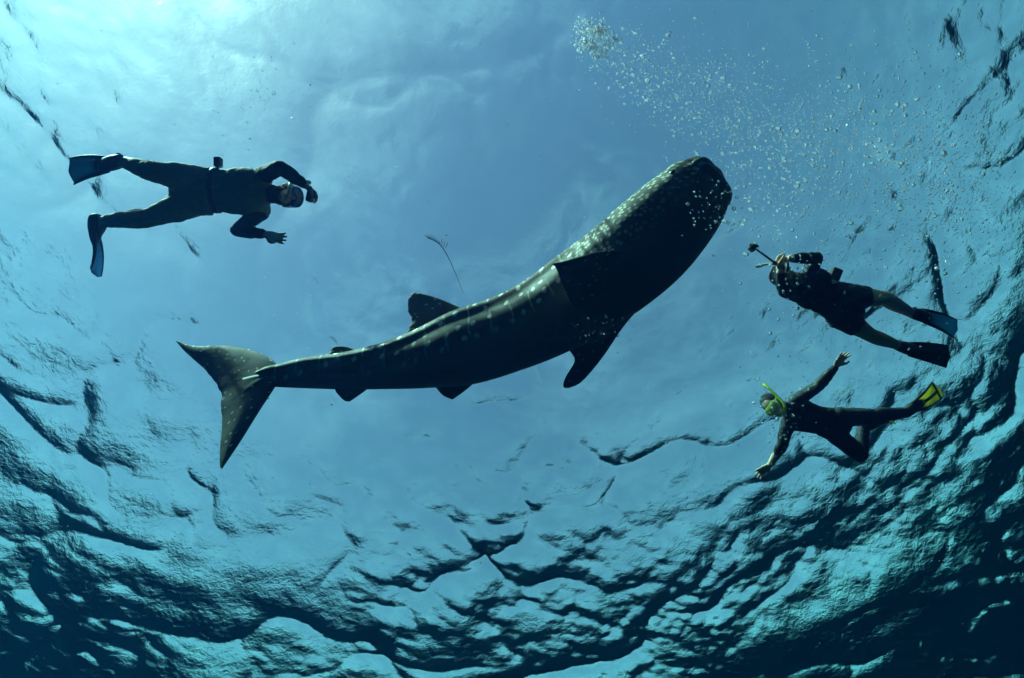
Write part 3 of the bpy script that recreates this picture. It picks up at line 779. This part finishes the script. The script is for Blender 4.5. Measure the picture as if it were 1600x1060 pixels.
# --- swimmer filming at the upper left
Z1 = -0.42
a = lambda x, y, dz=0.0: at(x, y, Z1 + dz)
J1 = dict(pelvis=a(308, 298), chest=a(388, 300), neck=a(424, 303), head=a(448, 306, -0.06), girth=1.02,
          sh_l=a(412, 274), el_l=a(438, 262, -0.20), wr_l=a(476, 289, -0.16), hd_l=a(489, 300, -0.16),
          sh_r=a(408, 330), el_r=a(371, 360, -0.12), wr_r=a(413, 366, -0.16), hd_r=a(432, 371, -0.16),
          hip_l=a(302, 281), kn_l=a(236, 268, -0.14), an_l=a(188, 252, 0.0), ft_l=a(160, 259, 0.05),
          hip_r=a(302, 316), kn_r=a(232, 341, -0.1), an_r=a(161, 346, -0.02), ft_r=a(149, 370, -0.05))
p1, H1 = person(J1, 'snorkeller in dark wetsuit holding a small camera, swimming above the shark tail', BLACK, OLIVE,
    face=iv(0.9, -0.25, 0.45), crown=iv(0.2, 0.3, -1.0), front=iv(0, -0.1, 1), curl=dict(l=1.1, r=0.35),
    thumbs=dict(l=-1, r=1), palms=dict(l=iv(-0.6, -0.6, 0.3), r=iv(0.1, 0.35, 1.0)),
    suit=[('wetsuit_legs', OLIVE, ['pelvis', ('leg', 'l', 1.55), ('leg', 'r', 1.85)]), ('wetsuit_vest', OLIVE, ['torso']),
          ('sleeve', BLACK, [('arm', 'l', 0.93)]), ('sleeve', BLACK, [('arm', 'r', 0.93)])], hood=BLACK)
mask(p1, H1, BLUEP, RUBBER, WHITEP, 1, snorkel=True)
o1 = H1['org']
flipper(p1, o1, a(186, 252, 0.0), a(160, 259, 0.05), (a(104, 249, 0.1), a(112, 290, -0.04)), RUBBER, BLUEFIN, RUBBER)
flipper(p1, o1, a(150, 346, -0.02), a(149, 372, -0.06), (a(140, 424, -0.30), a(157, 438, 0.02)), RUBBER, TEALFIN, RUBBER)
bl = MB(); bc = a(338, 298) - o1; upv = (J1['chest'] - J1['pelvis']).normalized(); fv = iv(0, -0.1, 1)
pts = []
for k in range(25):
    an = 2 * math.pi * k / 24; sdv = upv.cross(fv).normalized(); pts.append(bc + sdv * (0.166 * math.cos(an)) + fv * (0.112 * math.sin(an)))
tube(bl, pts, [0.005] * 25, [0.022] * 25, hint=upv, seg=8, sub=2, caps=False)
belt = bl.build('weight_belt', RUBBER, p1)
for (x, y, dz) in ((341, 254, 0.02), (326, 329, 0.0)):
    c = a(x, y, dz) - o1
    box_shape('belt_weight', c, iv(1, 0.05, 0) * 0.022, iv(0, 1, 0) * 0.034, iv(0, 0, 1) * 0.03, RUBBER, belt)
cm = bpy.data.objects.new('compact_camera', None); C.objects.link(cm); cm.location = a(485, 306, -0.20)
tag(cm, 'small black camera held out before the mask of the upper left snorkeller', 'camera')
X, Y, Zv = iv(0.2, 1, 0), iv(1, -0.2, 0.2), iv(0, 0, 1)
box_shape('housing', (0, 0, 0), X * 0.045, Y * 0.022, Zv * 0.032, RUBBER, cm)
lm = MB(); tube(lm, [Vector((0, 0, 0)), Y * 0.042], [0.021, 0.019], hint=Zv, seg=16); lm.build('lens', GREYM, cm)

# --- swimmer with the pole at the right
Z2 = -0.50
b = lambda x, y, dz=0.0: at(x, y, Z2 + dz)
J2 = dict(pelvis=b(1318, 478), chest=b(1268, 450), neck=b(1243, 438), head=b(1224, 432, -0.10), girth=1.02,
          sh_l=b(1264, 428), el_l=b(1276, 404, -0.12), wr_l=b(1236, 404, -0.22), hd_l=b(1220, 408, -0.24),
          sh_r=b(1244, 460), el_r=b(1225, 455, -0.24), wr_r=b(1219, 425, -0.30), hd_r=b(1215, 411, -0.26),
          hip_l=b(1325, 464), kn_l=b(1382, 466, -0.10), an_l=b(1425, 490, 0.02), ft_l=b(1444, 495, 0.05),
          hip_r=b(1312, 493), kn_r=b(1360, 524, -0.10), an_r=b(1404, 540, 0.02), ft_r=b(1424, 547, 0.05))
p2, H2 = person(J2, 'snorkeller in dark top and shorts with bare legs, both hands on a camera pole', RASH, SHORTS,
    face=iv(-0.75, 0.2, 0.6), crown=iv(-0.5, 0.2, -0.9), front=iv(0.05, -0.1, 1), curl=dict(l=1.3, r=1.3),
    thumbs=dict(l=1, r=-1), palms=dict(l=iv(0.1, -0.8, 0.3), r=iv(0.6, 0.2, 0.3)),
    suit=[('rash_top', RASH, ['torso', ('arm', 'l', 0.9), ('arm', 'r', 0.9)]), ('shorts', SHORTS, ['pelvis', ('leg', 'l', 0.42), ('leg', 'r', 0.42)])])
mask(p2, H2, RUBBER, RUBBER, RUBBER, -1)
o2 = H2['org']
flipper(p2, o2, b(1428, 490, 0.02), b(1446, 495, 0.05), (b(1492, 529, 0.0), b(1499, 503, 0.12)), RUBBER, BLUEFIN, RUBBER)
flipper(p2, o2, b(1406, 541, 0.02), b(1426, 547, 0.05), (b(1482, 576, 0.0), b(1485, 541, 0.12)), RUBBER, RUBBER, RUBBER)
pc = b(1304, 430, -0.05) - o2
pu = box_shape('waist_pouch', pc, iv(1, -0.4, 0) * 0.04, iv(0.4, 1, 0) * 0.055, iv(0, 0, 1) * 0.035, RUBBER, p2)
box_shape('pouch_tag', b(1303, 440, -0.09) - o2, iv(1, 0.3, 0) * 0.022, iv(-0.3, 1, 0) * 0.018, iv(0, 0, 1) * 0.012, WHITEP, pu)
box_shape('wrist_band', b(1377, 463, -0.17) - o2, iv(1, -0.3, 0) * 0.012, iv(0.3, 1, 0) * 0.01, iv(0, 0, 1) * 0.006, WHITEP, p2)
ps = bpy.data.objects.new('camera_pole', None); C.objects.link(ps); ps.location = b(1214, 413, -0.28); op = ps.location.copy()
tag(ps, 'thin black pole with a small camera at its end, held by the right-hand snorkeller', 'camera pole')
p_a, p_b = b(1219, 417, -0.27) - op, b(1182, 390, -0.32) - op
mb = MB(); tube(mb, [p_a, p_a.lerp(p_b, 0.5), p_b], [0.010, 0.008, 0.007], seg=10); mb.build('shaft', RUBBER, ps)
mb = MB(); tube(mb, [p_a - (p_b - p_a) * 0.12, p_a + (p_b - p_a) * 0.25], [0.016, 0.015], seg=12); mb.build('grip', RUBBER, ps)
hc_ = b(1177, 387, -0.32) - op
ah = box_shape('action_camera', hc_, iv(0.7, 0.7, 0) * 0.030, iv(-0.7, 0.7, 0) * 0.022, iv(0, 0, 1) * 0.026, RUBBER, ps)
mb = MB(); tube(mb, [hc_, hc_ + iv(-0.7, 0.7, 0) * 0.03], [0.013, 0.012], seg=12); mb.build('lens', GREYM, ah)

# --- swimmer with yellow gear at the lower right
Z3 = -0.45
c3 = lambda x, y, dz=0.0: at(x, y, Z3 + dz)
J3 = dict(pelvis=c3(1302, 663), chest=c3(1250, 649), neck=c3(1228, 640), head=c3(1209, 634, -0.04), girth=0.86,
          sh_l=c3(1243, 627), el_l=c3(1278, 604, -0.1), wr_l=c3(1305, 574, -0.04), hd_l=c3(1315, 560, -0.04),
          sh_r=c3(1231, 661), el_r=c3(1222, 697, -0.12), wr_r=c3(1203, 727, -0.05), hd_r=c3(1188, 738, -0.05),
          hip_l=c3(1308, 652), kn_l=c3(1364, 651, -0.05), an_l=c3(1414, 645, 0.0), ft_l=c3(1434, 632, 0.02),
          hip_r=c3(1300, 674), kn_r=c3(1344, 711, -0.14), an_r=c3(1350, 668, 0.08), ft_r=c3(1364, 662, 0.12))
p3, H3 = person(J3, 'snorkeller in black full suit, arms spread wide, one knee bent and yellow fins', BLACK, BLACK,
    face=iv(-0.35, -0.25, 0.75), crown=iv(-0.75, 0.45, -0.2), front=iv(-0.05, -0.05, 1), curl=dict(l=0.25, r=0.3),
    thumbs=dict(l=1, r=-1), palms=dict(l=iv(0.2, -0.2, 1), r=iv(0.2, 0.2, 1)),
    suit=[('wetsuit', BLACK, ['torso', 'pelvis', ('arm', 'l', 0.94), ('arm', 'r', 0.55), ('leg', 'l', 1.95), ('leg', 'r', 1.95)])], hood=BLACK)
mask(p3, H3, LIME, LIME, LIME, -1, sl=0.25)
o3 = H3['org']
flipper(p3, o3, c3(1416, 644, 0.0), c3(1434, 632, 0.02), (c3(1477, 617, 0.06), c3(1458, 595, 0.06)), RUBBER, YELLOW, RUBBER, panels=RUBBER)
flipper(p3, o3, c3(1350, 667, 0.08), c3(1366, 662, 0.12), (c3(1396, 662, -0.02), c3(1394, 652, 0.2)), RUBBER, YELLOW, RUBBER, panels=RUBBER)

# ------------------------------------------------------------------ air bubbles
def bubble_mat():
    mt, N, L = new_mat('air_bubble')
    o = N('ShaderNodeOutputMaterial'); g = N('ShaderNodeBsdfGlass')
    g.inputs['IOR'].default_value = 1 / 1.333; g.inputs['Roughness'].default_value = 0.06
    d = N('ShaderNodeBsdfTranslucent'); d.inputs['Color'].default_value = (0.9, 0.92, 0.9, 1)
    mixs = N('ShaderNodeMixShader'); mixs.inputs[0].default_value = 0.06
    L(g.outputs[0], mixs.inputs[1]); L(d.outputs[0], mixs.inputs[2])
    L(mixs.outputs[0], o.inputs['Surface']); return mt
BUB = bubble_mat()
def ico(sub, seed):
    bm = bmesh.new(); bmesh.ops.create_icosphere(bm, subdivisions=sub, radius=1.0)
    r2 = random.Random(seed)
    ax = Vector((r2.uniform(-1, 1), r2.uniform(-1, 1), r2.uniform(-1, 1))).normalized()
    for v in bm.verts:
        v.co *= 1 + 0.18 * (v.co.dot(ax)) ** 2 + 0.05 * math.sin(3 * v.co.x + seed)
        v.co.z *= 0.82
    me = bpy.data.meshes.new('air_bubble'); bm.to_mesh(me); bm.free()
    me.polygons.foreach_set('use_smooth', np.ones(len(me.polygons), dtype=bool))
    return me
cand = []
def add_b(px, py, z, r, kind): cand.append((r, px, py, z, kind))
g = rnd.gauss
for i in range(6000):            # broad trail from the foam to the right
    t = rnd.random() ** 0.75
    cx = lerp(930, 1540, t); cyy = lerp(75, 280, t) + 40 * math.sin(t * 3.0)
    sp = lerp(22, 82, min(1, t * 1.4))
    add_b(cx + g(0, 32), cyy + g(0, sp) , rnd.uniform(-1.2, -0.15), rnd.lognormvariate(math.log(0.0046), 0.45), 'trail')
for i in range(620):             # foam head
    an = rnd.uniform(0, 6.283); rr = math.sqrt(rnd.random())
    lob = 1 + 0.28 * math.sin(2 * an + 0.6) + 0.16 * math.sin(5 * an + 1.0) + 0.10 * math.sin(9 * an)
    add_b(930 + 29 * lob * rr * math.cos(an) + g(0, 3), 60 + 31 * lob * rr * math.sin(an) + g(0, 3), rnd.uniform(-0.3, -0.1), rnd.lognormvariate(math.log(0.007), 0.4), 'foam')
for i in range(330):             # beside the snout and down towards the pole
    t = rnd.random()
    add_b(lerp(1175, 1240, t) + g(0, 45), lerp(250, 480, t) + g(0, 40), rnd.uniform(-1.3, -0.4), rnd.lognormvariate(math.log(0.0065), 0.4), 'snout')
for i in range(75):             # in front of the head
    add_b(g(1112, 24), g(325, 34), rnd.uniform(-1.75, -1.55), rnd.lognormvariate(math.log(0.0045), 0.45), 'head')
for i in range(60):
    add_b(g(935, 28), g(515, 18), rnd.uniform(-1.7, -1.5), rnd.lognormvariate(math.log(0.004), 0.35), 'head')
for i in range(190):             # round the swimmers at the right
    add_b(g(1215, 30), g(640, 32), rnd.uniform(-0.9, -0.55), rnd.lognormvariate(math.log(0.006), 0.4), 'swim')
for i in range(150):
    add_b(rnd.uniform(1200, 1500), rnd.uniform(380, 620), rnd.uniform(-0.8, -0.3), rnd.lognormvariate(math.log(0.0055), 0.4), 'swim')
for i in range(150):             # small ones above the filming swimmer
    add_b(g(410, 55), g(170, 45), rnd.uniform(-0.3, -0.1), rnd.lognormvariate(math.log(0.0045), 0.3), 'splash')
pts3 = []
for r, px, py, z, kind in cand:
    r = min(r, 0.019)
    p_ = at(px, py, z); pts3.append((r / max(2.0, (p_ - CAMP).length), r, p_, kind))
pts3.sort(key=lambda x: -x[0])
big = [ico(3, k) for k in range(4)]
for m_ in big: m_.materials.append(BUB)
lab = dict(trail='round silvery air bubble in the wide trail drifting to the right of the foam',
           foam='round silvery air bubble in the dense foam patch near the top edge',
           snout='round silvery air bubble drifting beside the blunt head of the shark',
           head='round silvery air bubble floating in front of the dark shark underside',
           swim='round silvery air bubble near the two snorkellers on the right',
           splash='round silvery air bubble above the snorkeller at the upper left')
grp = dict(trail='bubbles of the wide trail', foam='bubbles of the foam patch', snout='bubbles beside the shark head',
           head='bubbles in front of the shark', swim='bubbles by the right snorkellers', splash='bubbles above the filming snorkeller')
for i, (_, r, p_, kind) in enumerate(pts3[:300]):
    o = bpy.data.objects.new('air_bubble', big[i % 4]); C.objects.link(o)
    o.location = p_; o.scale = (r, r, r); o.rotation_euler = (rnd.uniform(-.4, .4), rnd.uniform(-.4, .4), rnd.uniform(0, 6.28))
    tag(o, lab[kind], 'bubble', grp[kind])
tpl = ico(2, 9); nv = len(tpl.vertices)
co = np.empty(nv * 3); tpl.vertices.foreach_get('co', co); co = co.reshape(-1, 3)
tri = np.array([p.vertices[:] for p in tpl.polygons], dtype=np.int32)
rest = pts3[300:]
V_ = np.concatenate([co * r + np.array(p_) for _, r, p_, k in rest]); T_ = np.concatenate([tri + nv * i for i in range(len(rest))])
me = bpy.data.meshes.new('bubble_cloud'); me.vertices.add(len(V_)); me.vertices.foreach_set('co', V_.ravel().astype(np.float32))
me.loops.add(T_.size); me.loops.foreach_set('vertex_index', T_.ravel())
me.polygons.add(len(T_)); me.polygons.foreach_set('loop_start', np.arange(0, T_.size, 3, dtype=np.int32)); me.polygons.foreach_set('loop_total', np.full(len(T_), 3, dtype=np.int32))
me.update(calc_edges=True)
tag(link('bubble_cloud', me, BUB), 'trail of countless tiny air bubbles spreading below the surface', 'bubbles', kind='stuff')

# ------------------------------------------------------------------ drifting weed and specks
WEED = simple_mat('brown_weed', (0.10, 0.12, 0.06), 0.7)
wd_ = bpy.data.objects.new('weed_strand', None); C.objects.link(wd_); wd_.location = at(690, 400, -0.12); wo = wd_.location.copy()
tag(wd_, 'thin dark strand of weed drifting at the surface above the dorsal fin', 'weed')
mb = MB(); tube(mb, [at(x, y, -0.12) - wo for x, y in ((668, 372), (684, 379), (698, 398), (712, 428), (724, 458))], [0.003, 0.004, 0.003, 0.002, 0.001], seg=8); mb.build('stem', WEED, wd_)
for k in range(9):
    x, y = 672 + k * 3.0, 373 + k * 1.9
    b0 = at(x, y, -0.12) - wo; b1 = at(x - 9 + k * 1.6, y - 8 + rnd.uniform(-3, 3), -0.12 + rnd.uniform(-0.03, 0.03)) - wo
    mb = MB(); tube(mb, [b0, b0.lerp(b1, 0.5), b1], [0.002, 0.003, 0.001], seg=6, sub=2); mb.build('frond', WEED, wd_)
sp_v = []; sp_t = []
tp1 = ico(1, 3); nv1 = len(tp1.vertices); c1 = np.empty(nv1 * 3); tp1.vertices.foreach_get('co', c1); c1 = c1.reshape(-1, 3)
t1_ = np.array([p.vertices[:] for p in tp1.polygons], dtype=np.int32)
for i in range(420):
    p_ = pf(rnd.uniform(-50, 1650), rnd.uniform(-50, 1110), rnd.uniform(1.2, 3.6)); r = rnd.lognormvariate(math.log(0.0011), 0.35)
    sp_v.append(c1 * r + np.array(p_)); sp_t.append(t1_ + nv1 * i)
V_ = np.concatenate(sp_v); T_ = np.concatenate(sp_t)
me = bpy.data.meshes.new('plankton'); me.from_pydata(V_.tolist(), [], T_.tolist()); me.update()
tag(link('plankton', me, simple_mat('pale_specks', (0.55, 0.58, 0.52), 0.7)), 'tiny pale plankton specks scattered through the water', 'plankton', kind='stuff')
